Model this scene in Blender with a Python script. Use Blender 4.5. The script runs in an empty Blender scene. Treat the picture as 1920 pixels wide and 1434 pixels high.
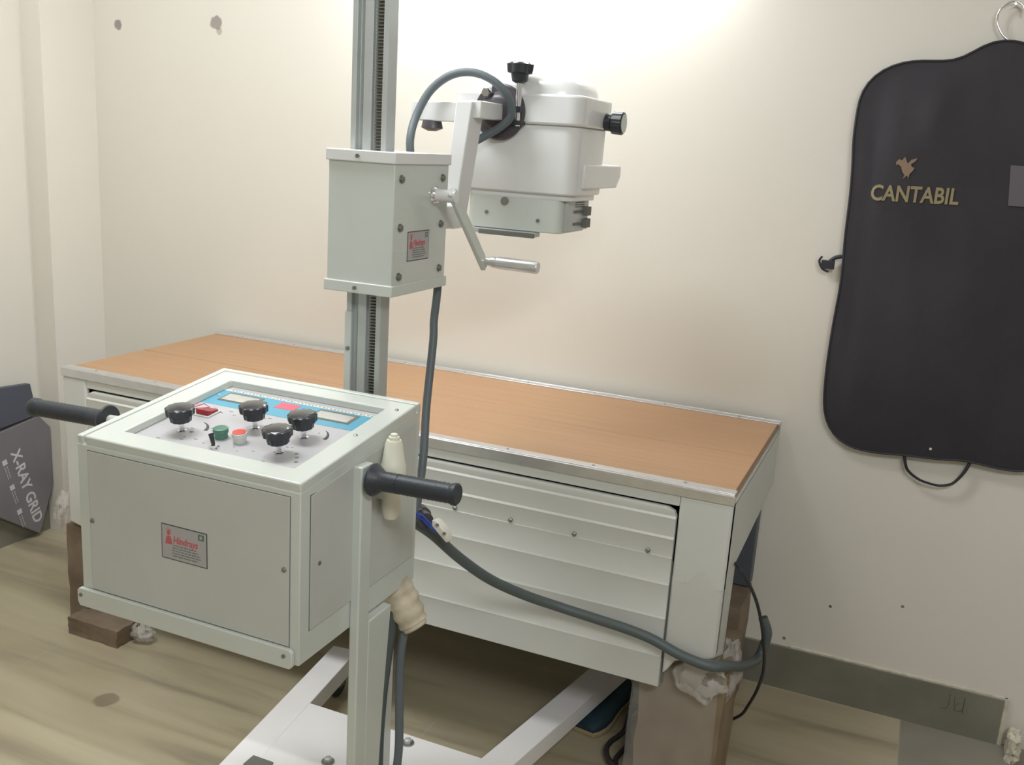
import bpy, bmesh, math, random
from mathutils import Vector, Matrix
random.seed(7)
S = bpy.context.scene
C = S.collection
V = Vector
PI = math.pi

# ---------------------------------------------------------------- camera, world, light, exposure
cam_d = bpy.data.cameras.new('camera')
cam_d.sensor_fit = 'HORIZONTAL'; cam_d.sensor_width = 36.0
cam_d.lens = 1821.65 * 36.0 / 1920.0
cam_d.clip_start = 0.02
cam = bpy.data.objects.new('camera', cam_d); C.objects.link(cam)
yaw, pitch, roll = -.3899, .2386, .0635
fwd = V((math.sin(yaw)*math.cos(pitch), math.cos(yaw)*math.cos(pitch), -math.sin(pitch)))
rt = V((math.cos(yaw), -math.sin(yaw), 0)); up = rt.cross(fwd)
r2 = rt*math.cos(roll) + up*math.sin(roll); u2 = up*math.cos(roll) - rt*math.sin(roll)
m = Matrix.Identity(4)
for i in range(3):
    m[i][0] = r2[i]; m[i][1] = u2[i]; m[i][2] = -fwd[i]
m[0][3], m[1][3], m[2][3] = 0, 0, 1.6
cam.matrix_world = m
S.camera = cam
S.view_settings.view_transform = 'Standard'
S.view_settings.look = 'None'
S.view_settings.gamma = 1.0
S.view_settings.use_curve_mapping = False
S.view_settings.exposure = 0.0

w = bpy.data.worlds.new('world'); S.world = w; w.use_nodes = True
w.node_tree.nodes['Background'].inputs[0].default_value = (1, .97, .93, 1)
w.node_tree.nodes['Background'].inputs[1].default_value = 0.0

def area(name, loc, target, sx, sy, power, col):
    d = bpy.data.lights.new(name, 'AREA'); d.shape = 'RECTANGLE'; d.size = sx; d.size_y = sy
    d.energy = power; d.color = col
    o = bpy.data.objects.new(name, d); C.objects.link(o); o.location = loc
    o.rotation_euler = (V(target) - V(loc)).to_track_quat('-Z', 'Y').to_euler()
    return o
area('ceiling_lamp', (.85, -.43, 2.86), (-.3, .7, 0), 1.25, .30, 42, (.94, .985, 1.0))
area('ceiling_lamp', (-1.75, 1.55, 2.9), (-1.9, 2.2, 0), 1.2, .4, 37, (.94, .985, 1.0))
WALL_TUBE = 105.0

# ---------------------------------------------------------------- materials
def mat(name, col, rough=.5, metal=0.0, spec=.5, noise=0, nscale=8, bump=0, bscale=200, coat=0, alpha=None, emit=None, ncol=None, trans=0):
    m = bpy.data.materials.new(name); m.use_nodes = True
    nt = m.node_tree; b = nt.nodes['Principled BSDF']
    b.inputs['Base Color'].default_value = (*col, 1)
    b.inputs['Roughness'].default_value = rough
    b.inputs['Metallic'].default_value = metal
    b.inputs['Specular IOR Level'].default_value = spec
    b.inputs['Coat Weight'].default_value = coat
    if alpha is not None: b.inputs['Alpha'].default_value = alpha
    if trans: b.inputs['Transmission Weight'].default_value = trans
    if emit:
        b.inputs['Emission Color'].default_value = (*emit[0], 1); b.inputs['Emission Strength'].default_value = emit[1]
    tc = nt.nodes.new('ShaderNodeTexCoord')
    if noise:
        n = nt.nodes.new('ShaderNodeTexNoise'); n.inputs['Scale'].default_value = nscale; n.inputs['Detail'].default_value = 4
        nt.links.new(tc.outputs['Object'], n.inputs['Vector'])
        mr = nt.nodes.new('ShaderNodeMapRange'); mr.inputs['From Min'].default_value = .3; mr.inputs['From Max'].default_value = .7
        nt.links.new(n.outputs['Fac'], mr.inputs['Value'])
        mx = nt.nodes.new('ShaderNodeMix'); mx.data_type = 'RGBA'
        mx.inputs['A'].default_value = (*[c*(1-noise) for c in col], 1) if ncol is None else (*ncol, 1)
        mx.inputs['B'].default_value = (*[min(1, c*(1+noise*.5)) for c in col], 1)
        nt.links.new(mr.outputs['Result'], mx.inputs['Factor']); nt.links.new(mx.outputs['Result'], b.inputs['Base Color'])
    if bump:
        n2 = nt.nodes.new('ShaderNodeTexNoise'); n2.inputs['Scale'].default_value = bscale; n2.inputs['Detail'].default_value = 3
        nt.links.new(tc.outputs['Object'], n2.inputs['Vector'])
        bp = nt.nodes.new('ShaderNodeBump'); bp.inputs['Strength'].default_value = bump; bp.inputs['Distance'].default_value = .002
        nt.links.new(n2.outputs['Fac'], bp.inputs['Height']); nt.links.new(bp.outputs['Normal'], b.inputs['Normal'])
    return m

M = {}
M['paint'] = mat('machine_enamel', (.62, .65, .61), .28, noise=.05, nscale=5, bump=.05, bscale=120, coat=.25)
M['paint_panel'] = mat('panel_enamel', (.555, .565, .535), .38, noise=.05, nscale=6, bump=.06, bscale=140)
M['white'] = mat('white_enamel', (.78, .78, .78), .25, noise=.03, nscale=6, coat=.2)
M['table'] = mat('table_enamel', (.63, .635, .60), .38, noise=.05, nscale=3, bump=.05, bscale=60)
M['base_white'] = mat('base_enamel', (.86, .84, .84), .3, noise=.03, nscale=7)
M['gap'] = mat('gap_shade_dark_trim', (.16, .17, .15), .8)  # dark grey standing in for shade in panel gaps; also small dark parts
M['alu'] = mat('aluminium', (.74, .74, .76), .3, metal=.9, noise=.06, nscale=30)
M['alu_dull'] = mat('dull_aluminium', (.52, .55, .54), .42, metal=.25, noise=.08, nscale=12)
M['chrome'] = mat('chrome', (.8, .8, .84), .12, metal=1)
M['screw'] = mat('screw_steel', (.30, .30, .28), .35, metal=.8)
M['black'] = mat('black_plastic', (.028, .032, .04), .3, bump=.05, bscale=90)
M['rubber'] = mat('black_rubber', (.03, .036, .045), .42, bump=.3, bscale=400)
M['gloss'] = mat('glossy_black_cap', (.03, .032, .038), .12, coat=.6)
M['cable'] = mat('grey_cable', (.125, .15, .165), .5)
M['cable_dark'] = mat('dark_grey_cable', (.085, .105, .105), .5, bump=.15, bscale=60)
M['wire'] = mat('thin_black_wire', (.03, .028, .032), .5)
M['cream'] = mat('cream_plastic', (.80, .78, .66), .3, coat=.2)
M['tape'] = mat('old_masking_tape', (.66, .58, .45), .65, noise=.3, nscale=22, bump=.5, bscale=60)
M['blue'] = mat('blue_print', (.11, .36, .50), .4)
M['bluewire'] = mat('blue_wire', (.03, .07, .36), .4)
M['plate'] = mat('control_plate', (.50, .49, .505), .35, noise=.05, nscale=10)
M['window'] = mat('meter_window', (.52, .50, .47), .15, noise=.1, nscale=20, coat=.4)
M['pink'] = mat('pink_print', (.72, .12, .17), .4)
M['red'] = mat('red_rocker', (.33, .008, .02), .22)
M['redcap'] = mat('red_button', (.72, .09, .08), .4)
M['green'] = mat('green_button', (.09, .22, .16), .4)
M['ink'] = mat('dark_ink', (.06, .06, .07), .6)
M['inkgrey'] = mat('grey_ink', (.20, .22, .22), .6)
M['inkred'] = mat('red_ink', (.55, .12, .14), .6)
M['inkgreen'] = mat('green_ink', (.10, .20, .15), .6)
M['sticker'] = mat('sticker_foil', (.44, .42, .42), .4)
M['ceramic'] = mat('ceramic_connector', (.78, .75, .68), .4)
M['bakelite'] = mat('brown_bakelite', (.07, .06, .07), .35)
M['label_pale'] = mat('pale_cap', (.60, .68, .60), .4)
M['film'] = mat('plastic_film', (.80, .78, .74), .22, alpha=.11, bump=.9, bscale=26)
M['film2'] = mat('crumpled_film', (.74, .70, .66), .25, alpha=.28, bump=.9, bscale=40)
M['block'] = mat('wrapped_block', (.25, .205, .13), .7, noise=.3, nscale=6, ncol=(.20, .13, .08), bump=.2, bscale=30)
M['brick'] = mat('brown_wood_block', (.23, .17, .12), .8, noise=.35, nscale=9)
M['carton'] = mat('grey_carton', (.20, .185, .20), .6, noise=.12, nscale=5)
M['flap'] = mat('slate_carton_flap', (.085, .09, .12), .6)
M['cartonprint'] = mat('white_print', (.62, .60, .62), .6)
M['shoe'] = mat('dark_teal_shoe', (.012, .035, .05), .6, noise=.2, nscale=20)
M['leg_shade'] = mat('rear_leg_shade', (.09, .10, .12), .5, noise=.15, nscale=6)  # dark grey-blue puts the shade under the table end into the colour
M['sole'] = mat('tan_sole', (.33, .25, .14), .7)
M['bag'] = mat('bag_cloth', (.024, .021, .027), .72, noise=.2, nscale=6, bump=.35, bscale=700)
_b = M['bag'].node_tree.nodes['Principled BSDF']; _b.inputs['Sheen Weight'].default_value = .22; _b.inputs['Sheen Roughness'].default_value = .45; _b.inputs['Sheen Tint'].default_value = (.75, .82, 1, 1)
M['bagedge'] = mat('bag_piping', (.022, .022, .030), .6)
M['gold'] = mat('gold_print', (.27, .22, .12), .6)
M['tan'] = mat('tan_print', (.25, .165, .11), .65)
M['tagmat'] = mat('grey_window_patch', (.10, .085, .10), .5)
M['skirt'] = mat('stone_skirting', (.20, .19, .15), .45, noise=.22, nscale=5)
M['plaster'] = mat('broken_plaster', (.62, .57, .46), .9, noise=.2, nscale=30, bump=.8, bscale=50)
M['gutter'] = mat('dark_gutter', (.16, .16, .15), .5)

def wall_mat(name, spots):
    m = bpy.data.materials.new(name); m.use_nodes = True; nt = m.node_tree; b = nt.nodes['Principled BSDF']
    N = nt.nodes.new; L = nt.links.new
    b.inputs['Roughness'].default_value = .62; b.inputs['Specular IOR Level'].default_value = .3
    g = N('ShaderNodeNewGeometry')
    n = N('ShaderNodeTexNoise'); n.inputs['Scale'].default_value = 1.4; n.inputs['Detail'].default_value = 5
    L(g.outputs['Position'], n.inputs['Vector'])
    mx = N('ShaderNodeMix'); mx.data_type = 'RGBA'
    mx.inputs['A'].default_value = (.69, .65, .585, 1); mx.inputs['B'].default_value = (.725, .69, .62, 1)
    L(n.outputs['Fac'], mx.inputs['Factor'])
    col = mx.outputs['Result']
    # grime spots with ragged edges
    n2 = N('ShaderNodeTexNoise'); n2.inputs['Scale'].default_value = 45; n2.inputs['Detail'].default_value = 3
    L(g.outputs['Position'], n2.inputs['Vector'])
    for (p, r, c, st) in spots:
        d = N('ShaderNodeVectorMath'); d.operation = 'DISTANCE'; L(g.outputs['Position'], d.inputs[0]); d.inputs[1].default_value = p
        a = N('ShaderNodeMath'); a.operation = 'MULTIPLY_ADD'; L(n2.outputs['Fac'], a.inputs[0]); a.inputs[1].default_value = r*1.1; L(d.outputs['Value'], a.inputs[2])
        mr = N('ShaderNodeMapRange'); L(a.outputs[0], mr.inputs['Value'])
        mr.inputs['From Min'].default_value = r*1.35; mr.inputs['From Max'].default_value = r*1.6
        mr.inputs['To Min'].default_value = st; mr.inputs['To Max'].default_value = 0
        q = N('ShaderNodeMix'); q.data_type = 'RGBA'; L(mr.outputs['Result'], q.inputs['Factor']); L(col, q.inputs['A']); q.inputs['B'].default_value = (*c, 1)
        col = q.outputs['Result']
    L(col, b.inputs['Base Color'])
    n3 = N('ShaderNodeTexNoise'); n3.inputs['Scale'].default_value = 60; L(g.outputs['Position'], n3.inputs['Vector'])
    bp = N('ShaderNodeBump'); bp.inputs['Strength'].default_value = .12; bp.inputs['Distance'].default_value = .002
    L(n3.outputs['Fac'], bp.inputs['Height']); L(bp.outputs['Normal'], b.inputs['Normal'])
    return m
M['wall'] = wall_mat('cream_wall', [
    ((-2.846, 2.898, 1.942), .019, (.20, .17, .16), .8),
    ((-2.397, 2.898, 1.955), .026, (.22, .19, .18), .75),
    ((-2.385, 2.898, 1.925), .013, (.26, .22, .20), .5),
    ((-.102, 2.898, .304), .006, (.1, .07, .05), .9),
    ((.096, 2.898, .354), .005, (.1, .07, .05), .8),
    ((-.222, 2.898, .166), .006, (.1, .07, .05), .8)])
M['ceiling'] = mat('ceiling_paint', (.72, .70, .66), .8)

def floor_mat():
    m = bpy.data.materials.new('marble_tiles'); m.use_nodes = True; nt = m.node_tree; b = nt.nodes['Principled BSDF']
    N = nt.nodes.new; L = nt.links.new
    b.inputs['Roughness'].default_value = .32
    g = N('ShaderNodeNewGeometry')
    mp = N('ShaderNodeMapping'); mp.inputs['Scale'].default_value = (.55, 5.5, 1); mp.inputs['Rotation'].default_value = (0, 0, .05)
    L(g.outputs['Position'], mp.inputs['Vector'])
    n = N('ShaderNodeTexNoise'); n.inputs['Scale'].default_value = 1.7; n.inputs['Detail'].default_value = 7; n.inputs['Distortion'].default_value = .8
    L(mp.outputs['Vector'], n.inputs['Vector'])
    cr = N('ShaderNodeValToRGB'); L(n.outputs['Fac'], cr.inputs['Fac'])
    e = cr.color_ramp.elements
    e[0].position = .30; e[0].color = (.27, .23, .16, 1); e[1].position = .68; e[1].color = (.45, .395, .28, 1)
    k = e.new(.48); k.color = (.39, .335, .225, 1)
    col = cr.outputs['Color']
    sx = N('ShaderNodeSeparateXYZ'); L(g.outputs['Position'], sx.inputs[0])
    def mth(op, a_, b_=None, c_=None):
        q = N('ShaderNodeMath'); q.operation = op
        for i_, v_ in enumerate((a_, b_, c_)):
            if v_ is None: continue
            if isinstance(v_, (int, float)): q.inputs[i_].default_value = v_
            else: L(v_, q.inputs[i_])
        return q.outputs[0]
    # border of greyer tiles right of x = .142
    gt = mth('GREATER_THAN', sx.outputs['X'], .142)
    q = N('ShaderNodeMix'); q.data_type = 'RGBA'; L(gt, q.inputs['Factor']); L(col, q.inputs['A'])
    n4 = N('ShaderNodeTexNoise'); n4.inputs['Scale'].default_value = 6; L(g.outputs['Position'], n4.inputs['Vector'])
    cr2 = N('ShaderNodeValToRGB'); L(n4.outputs['Fac'], cr2.inputs['Fac'])
    cr2.color_ramp.elements[0].color = (.20, .18, .145, 1); cr2.color_ramp.elements[1].color = (.31, .285, .24, 1)
    L(cr2.outputs['Color'], q.inputs['B']); col = q.outputs['Result']
    # joints
    def joint(ax, off, per, wd):
        a_ = mth('MODULO', mth('ADD', sx.outputs[ax], off + per*20), per)
        d_ = mth('MINIMUM', a_, mth('SUBTRACT', per, a_))
        return mth('LESS_THAN', d_, wd)
    j = mth('MAXIMUM', joint('X', -.142, 1.22, .0022), joint('Y', -2.888, .61, .0018))
    q2 = N('ShaderNodeMix'); q2.data_type = 'RGBA'; L(mth('MULTIPLY', j, .45), q2.inputs['Factor']); L(col, q2.inputs['A']); q2.inputs['B'].default_value = (.40, .37, .29, 1)
    col = q2.outputs['Result']
    # brown round stain
    n2 = N('ShaderNodeTexNoise'); n2.inputs['Scale'].default_value = 30; L(g.outputs['Position'], n2.inputs['Vector'])
    d = N('ShaderNodeVectorMath'); d.operation = 'DISTANCE'; L(g.outputs['Position'], d.inputs[0]); d.inputs[1].default_value = (-1.945, 1.856, 0)
    a_ = mth('MULTIPLY_ADD', n2.outputs['Fac'], .02, d.outputs['Value'])
    mr = N('ShaderNodeMapRange'); L(a_, mr.inputs['Value']); mr.inputs['From Min'].default_value = .040; mr.inputs['From Max'].default_value = .048
    mr.inputs['To Min'].default_value = .65; mr.inputs['To Max'].default_value = 0
    q3 = N('ShaderNodeMix'); q3.data_type = 'RGBA'; L(mr.outputs['Result'], q3.inputs['Factor']); L(col, q3.inputs['A']); q3.inputs['B'].default_value = (.17, .13, .09, 1)
    L(q3.outputs['Result'], b.inputs['Base Color'])
    return m
M['floor'] = floor_mat()

def wood_mat():
    m = bpy.data.materials.new('orange_laminate'); m.use_nodes = True; nt = m.node_tree; b = nt.nodes['Principled BSDF']
    N = nt.nodes.new; L = nt.links.new
    b.inputs['Roughness'].default_value = .45
    g = N('ShaderNodeNewGeometry')
    mp = N('ShaderNodeMapping'); mp.inputs['Scale'].default_value = (2.2, 60, 1); L(g.outputs['Position'], mp.inputs['Vector'])
    n = N('ShaderNodeTexNoise'); n.inputs['Scale'].default_value = 1.5; n.inputs['Detail'].default_value = 6; n.inputs['Distortion'].default_value = .5
    L(mp.outputs['Vector'], n.inputs['Vector'])
    cr = N('ShaderNodeValToRGB'); L(n.outputs['Fac'], cr.inputs['Fac'])
    e = cr.color_ramp.elements
    e[0].position = .3; e[0].color = (.345, .195, .10, 1); e[1].position = .7; e[1].color = (.385, .225, .12, 1)
    L(cr.outputs['Color'], b.inputs['Base Color'])
    return m
M['wood'] = wood_mat()

# ---------------------------------------------------------------- mesh helpers
class MB:
    """collects shapes; every face has a material slot"""
    def __init__(s): s.v = []; s.f = []; s.mi = []; s.cur = 0; s.mats = []
    def use(s, m_):
        mm = M[m_]
        if mm not in s.mats: s.mats.append(mm)
        s.cur = s.mats.index(mm); return s
    def add(s, vs, fs):
        b = len(s.v); s.v += [V(p) for p in vs]
        for f in fs: s.f.append([b+i for i in f]); s.mi.append(s.cur)
        return s
    def box(s, x0, x1, y0, y1, z0, z1, T=None):
        vs = [V((x, y, z)) for z in (z0, z1) for y in (y0, y1) for x in (x0, x1)]
        if T: vs = [T(v) for v in vs]
        return s.add(vs, [(0, 2, 3, 1), (4, 5, 7, 6), (0, 1, 5, 4), (2, 6, 7, 3), (0, 4, 6, 2), (1, 3, 7, 5)])
    def prism(s, poly, T, d):
        """poly: list of (a,b); T(a,b,h) -> world; extruded from h=0 to h=d"""
        n = len(poly)
        vs = [V(T(a, b, 0)) for a, b in poly] + [V(T(a, b, d)) for a, b in poly]
        fs = [list(range(n))[::-1], list(range(n, 2*n))] + [(i, (i+1) % n, n+(i+1) % n, n+i) for i in range(n)]
        return s.add(vs, fs)
    def cyl(s, p0, p1, r0, r1=None, n=20, cap=True):
        return s.lathe(p0, p1, [(0, r0), (1, r0 if r1 is None else r1)], n, cap)
    def lathe(s, p0, p1, prof, n=24, cap=True, lobes=0, amp=0, lobe_rng=(0, 99)):
        p0 = V(p0); p1 = V(p1); ax = (p1-p0); L_ = ax.length; ax.normalize()
        t = V((0, 0, 1)) if abs(ax.z) < .9 else V((1, 0, 0))
        u = ax.cross(t).normalized(); w_ = ax.cross(u)
        vs = []; 
        for k, (a, r) in enumerate(prof):
            for i in range(n):
                th = 2*PI*i/n
                rr = r*(1+amp*math.cos(lobes*th)) if lobes and lobe_rng[0] <= k <= lobe_rng[1] else r
                vs.append(p0+ax*(a*L_)+(u*math.cos(th)+w_*math.sin(th))*rr)
        fs = []
        for k in range(len(prof)-1):
            for i in range(n):
                j = (i+1) % n
                fs.append((k*n+i, k*n+j, (k+1)*n+j, (k+1)*n+i))
        if cap:
            fs.append(tuple(range(n))[::-1]); fs.append(tuple(range((len(prof)-1)*n, len(prof)*n)))
        return s.add(vs, fs)
    def tube(s, pts, r, n=12, sub=6, flat=None):
        pts = [V(p) for p in pts]
        if sub > 1 and len(pts) > 2:
            q = []
            P_ = [pts[0]*2-pts[1]]+pts+[pts[-1]*2-pts[-2]]
            for i in range(1, len(P_)-2):
                for k in range(sub):
                    t = k/sub; a, b, c, d = P_[i-1], P_[i], P_[i+1], P_[i+2]
                    q.append(.5*((2*b)+(c-a)*t+(2*a-5*b+4*c-d)*t*t+(3*b-a-3*c+d)*t**3))
            q.append(pts[-1]); pts = q
        rs = r if callable(r) else (lambda t: r)
        vs = []; N_ = len(pts); prev = None
        for i, p in enumerate(pts):
            tg = (pts[min(i+1, N_-1)]-pts[max(i-1, 0)]).normalized()
            if prev is None:
                t = V((0, 0, 1)) if abs(tg.z) < .9 else V((1, 0, 0)); u = tg.cross(t).normalized()
            else:
                u = (prev - tg*prev.dot(tg)).normalized()
            prev = u; w_ = tg.cross(u); rr = rs(i/(N_-1))
            for k in range(n):
                th = 2*PI*k/n
                vs.append(p+u*math.cos(th)*rr+w_*math.sin(th)*rr*(flat or 1))
        fs = [(i*n+k, i*n+(k+1) % n, (i+1)*n+(k+1) % n, (i+1)*n+k) for i in range(N_-1) for k in range(n)]
        fs += [tuple(range(n))[::-1], tuple(range((N_-1)*n, N_*n))]
        return s.add(vs, fs)
    def build(s, name, parent=None, bevel=0, seg=2, smooth=True, mat_=None):
        me = bpy.data.meshes.new(name)
        if parent is None:
            xs = [v.x for v in s.v]; ys = [v.y for v in s.v]; zs = [v.z for v in s.v]
            off = V(((min(xs)+max(xs))/2, (min(ys)+max(ys))/2, min(zs)))
        else:
            off = WL[parent.name]
        c_ = V((0, 0, 0))
        if parent is not None:
            c_ = sum(s.v, V((0, 0, 0)))/len(s.v) - off
        me.from_pydata([tuple(v-off-c_) for v in s.v], [], s.f)
        for mm in s.mats: me.materials.append(mm)
        me.polygons.foreach_set('material_index', s.mi)
        bm = bmesh.new(); bm.from_mesh(me); bmesh.ops.recalc_face_normals(bm, faces=bm.faces); bm.to_mesh(me); bm.free()
        if smooth:
            me.polygons.foreach_set('use_smooth', [True]*len(me.polygons))
            me.set_sharp_from_angle(angle=math.radians(38))
        o = bpy.data.objects.new(name, me); C.objects.link(o)
        if parent is None: o.location = off
        else: o.parent = parent; o.location = c_
        WL[o.name] = off + c_
        if bevel:
            md = o.modifiers.new('bevel', 'BEVEL'); md.width = bevel; md.segments = seg; md.limit_method = 'ANGLE'; md.angle_limit = math.radians(40)
            md.harden_normals = False
        return o
WL = {}
def mb(m_): return MB().use(m_)
def tag(o, label, cat, group=None):
    o['label'] = label; o['category'] = cat
    if group: o['group'] = group
    return o
def thing(name, loc, label, cat, group=None):
    o = bpy.data.objects.new(name, None); C.objects.link(o); o.location = loc; o.empty_display_size = .1
    WL[o.name] = V(loc); return tag(o, label, cat, group)
def struct(o): o['kind'] = 'structure'; return o
def text_into(b, s, T, size, m_, align='LEFT', bold=0.0, xs=1.0, shear=0.0):
    """adds flat lettering (triangulated font outline) to builder b; T(a,b,h)->world"""
    cu = bpy.data.curves.new('t', 'FONT'); cu.body = s; cu.size = size; cu.align_x = align; cu.offset = bold; cu.extrude = .0002; cu.shear = shear; cu.resolution_u = 3
    o = bpy.data.objects.new('t', cu); C.objects.link(o)
    dg = bpy.context.evaluated_depsgraph_get(); me = bpy.data.meshes.new_from_object(o.evaluated_get(dg))
    b.use(m_); b.add([T(v.co.x*xs, v.co.y, v.co.z+.0002) for v in me.vertices], [tuple(p.vertices) for p in me.polygons])
    bpy.data.objects.remove(o); bpy.data.curves.remove(cu); bpy.data.meshes.remove(me)

# ---------------------------------------------------------------- room shell
XL, XR, YB, YF, ZC = -3.06, 2.3, 2.898, -1.6, 2.95
XP, YP = -2.966, 2.657            # chase in the far left corner
struct(mb('floor').box(XL-.1, XR+.1, YF-.1, YB+.1, -.1, 0).build('floor'))
struct(mb('ceiling').box(XL-.1, XR+.1, YF-.1, YB+.1, ZC, ZC+.1).build('ceiling'))
struct(mb('wall').box(XP, XR, YB, YB+.1, 0, ZC).build('wall_back'))
struct(mb('wall').box(XL-.1, XL, YF, YB+.1, 0, ZC).build('wall_left'))
struct(mb('wall').box(XL, XP, YP, YB+.1, 0, ZC).build('trim_1'))
struct(mb('wall').box(XR, XR+.1, YF, YB+.1, 0, ZC).build('wall_right'))
struct(mb('wall').box(XL, XR, YF-.1, YF, 0, ZC).build('wall_front'))
# stone skirting
bb = mb('skirt').box(XP, .404, YB-.012, YB, 0, .140)
def jdT(a, b_, h): return V((.236+a, YB-.0122-h, .075+b_))
bb.use('ink')
bb.tube([(.262, YB-.0125, .122), (.262, YB-.0125, .085), (.255, YB-.0125, .072), (.240, YB-.0125, .070)], .0006, 5)
bb.tube([(.276, YB-.0125, .118), (.277, YB-.0125, .085)], .0006, 5)
bb.tube([(.292, YB-.0125, .098), (.282, YB-.0125, .094), (.281, YB-.0125, .076), (.294, YB-.0125, .074), (.301, YB-.0125, .085), (.302, YB-.0125, .122), (.302, YB-.0125, .070)], .0006, 5)
struct(bb.build('baseboard_back'))
struct(mb('skirt').box(XL, XL+.014, YF, YP, 0, .138).build('baseboard_left'))
struct(mb('plaster').box(-.20, .412, YB-.005, YB, .140, .1455).box(.404, .416, YB-.010, YB, 0, .1455).build('trim_2'))

# ---------------------------------------------------------------- wall tube light
t = thing('tube_light', (-1.2, YB, 2.2), 'white batten tube light on the wall above the tube head', 'lamp')
mb('white').box(-1.78, -.62, YB-.035, YB, 2.235, 2.275).build('batten', t, .004)
mt = mat('lit_tube', (.9, .9, .9), .4, emit=((.95, .985, 1.0), WALL_TUBE)); M['lit'] = mt
mb('lit').cyl((-1.75, YB-.055, 2.215), (-.65, YB-.055, 2.215), .014, n=16).build('tube', t)
for x in (-1.765, -.635):
    mb('cream').box(x-.012, x+.012, YB-.072, YB-.02, 2.2, 2.24).build('tube_holder', t, .002)

# ---------------------------------------------------------------- x-ray table
X0, X1, Y0, Y1, T0 = -2.3686, -.3128, 2.138, 2.868, .86
t = thing('xray_table', ((X0+X1)/2, (Y0+Y1)/2, 0), 'long white enamel x-ray table with an orange laminate top and ribbed front panel', 'table')
# apron box (sheet metal frame)
f = mb('table')
f.box(X0, X1, Y0+.012, Y0+.03, T0-.20, T0-.024)                      # front inner
f.box(X0+.02, X1-.02, Y1-.03, Y1, .44, T0-.024)                   # back sheet
f.box(X0, X1, Y0+.005, Y1, T0-.034, T0-.0255)                        # deck
f.box(X0+.1, X1-.13, Y0+.02, Y0+.028, .34, T0-.06)                # inner sheet behind the panel
f.build('frame', t, .002)
def endT(x, s_): return lambda a, b_, h: V((x+s_*h, a, b_))
# right end: apron + corner post as one folded sheet
f = mb('table')
f.prism([(Y0+.003, T0-.026), (Y1, T0-.026), (Y1, .665), (2.79, .655), (Y0+.145, .635), (Y0+.125, .395), (Y0+.003, .448)], endT(X1, -1), .012)
f.build('end_panel', t, .004)
def yT(y): return lambda a, b_, h: V((a, y+h, b_))
f = mb('table')
f.prism([(-.437, T0-.026), (-.3128, T0-.026), (-.3128, .448), (-.322, .442), (-.408, .413), (-.424, .385), (-.436, .370)], yT(Y0), .03)
f.build('corner_post', t, .007, 4)
f = mb('table')
f.prism([(X0, T0-.026), (-2.272, T0-.026), (-2.272, .335), (X0, .355)], yT(Y0), .03)
f.build('corner_post', t, .008, 3)
f = mb('table').prism([(Y0+.015, T0-.026), (Y1, T0-.026), (Y1, .66), (Y0+.14, .64), (Y0+.12, .36), (Y0+.015, .36)], endT(X0, 1), .012)
f.build('end_panel', t, .003)
mb('table').box(-2.272, -.437, Y0+.002, Y0+.02, .806, T0-.026).build('top_rail', t, .002)
mb('gap').box(-2.275, -.434, Y0+.012, Y0+.016, .34, .8065).build('panel_gap_shade', t)  # dark sheet painting the shade in the gap round the front panel
# ribbed front panel; profile in (z, y)
prof = [(.335, 0), (.338, -.004), (.412, -.004), (.418, -.0052), (.424, -.001), (.512, -.004), (.518, -.0052), (.524, -.001), (.600, -.004), (.606, -.0052), (.612, -.001),
        (.673, -.004), (.6755, -.0045), (.676, -.0005), (.718, -.003), (.723, -.0052), (.728, -.001), (.770, -.004), (.775, -.0052), (.780, -.001), (.792, -.003), (.800, 0)]
f = mb('table'); vs = []; xl, xr = -2.268, -.441
xs_ = [xl+.02, xl+.006, xl, xr, xr-.006, xr-.02]
nP = len(prof)
def edge_x(z, side):
    d = max(0, z-(.800-.022)); c = .022-math.sqrt(max(0, .022**2-d*d)) if d > 0 else 0
    return (xl+c) if side < 0 else (xr-c)
vs = [(edge_x(z, -1), Y0+y, z) for z, y in prof] + [(edge_x(z, 1), Y0+y, z) for z, y in prof]
vs += [(edge_x(z, -1), Y0+.012, z) for z, y in prof] + [(edge_x(z, 1), Y0+.012, z) for z, y in prof]
fs = []
for i in range(nP-1):
    fs += [(i, i+1, nP+i+1, nP+i), (2*nP+i, 3*nP+i, 3*nP+i+1, 2*nP+i+1), (i, 2*nP+i, 2*nP+i+1, i+1), (nP+i, nP+i+1, 3*nP+i+1, 3*nP+i)]
fs += [(0, nP, 3*nP, 2*nP), (nP-1, 3*nP-1, 4*nP-1, 2*nP-1)]
f.add(vs, fs)
pan = f.build('front_panel', t)
for x in (-1.015, -.858, -.687, -.500):
    mb('screw').lathe((x, Y0-.001, .684), (x, Y0-.008, .684), [(0, .006), (.6, .006), (1, .003)], 12).build('screw', pan)
# wood boards
mb('wood').box(X0+.004, X1-.006, Y0+.028, 2.4725, T0-.028, T0-.003).box(X0+.004, X1-.006, 2.4745, Y1-.028, T0-.028, T0-.003).build('tabletop', t, .001)
# aluminium edge strips
f = mb('alu').box(X0, X1+.001, Y0-.003, Y0+.008, T0-.027, T0-.004).box(X0, X1, Y0+.004, Y0+.034, T0-.006, T0+.0005).box(X0, X1, Y0-.003, Y0+.012, T0-.005, T0-.001)
for k in range(9): f.use('screw').cyl((X0+.12+k*.227, Y0+.02, T0), (X0+.12+k*.227, Y0+.02, T0+.0015), .004, n=8); f.use('alu')
f.build('edge_strip', t, .001)
f = mb('alu').box(X0, X1, Y1-.034, Y1-.002, T0-.006, T0+.0005).box(X0, X1+.001, Y1-.008, Y1+.003, T0-.025, T0+.002)
for k in range(9): f.use('screw').cyl((X0+.12+k*.227, Y1-.02, T0), (X0+.12+k*.227, Y1-.02, T0+.0015), .004, n=8); f.use('alu')
f.build('edge_strip', t, .001)
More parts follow.
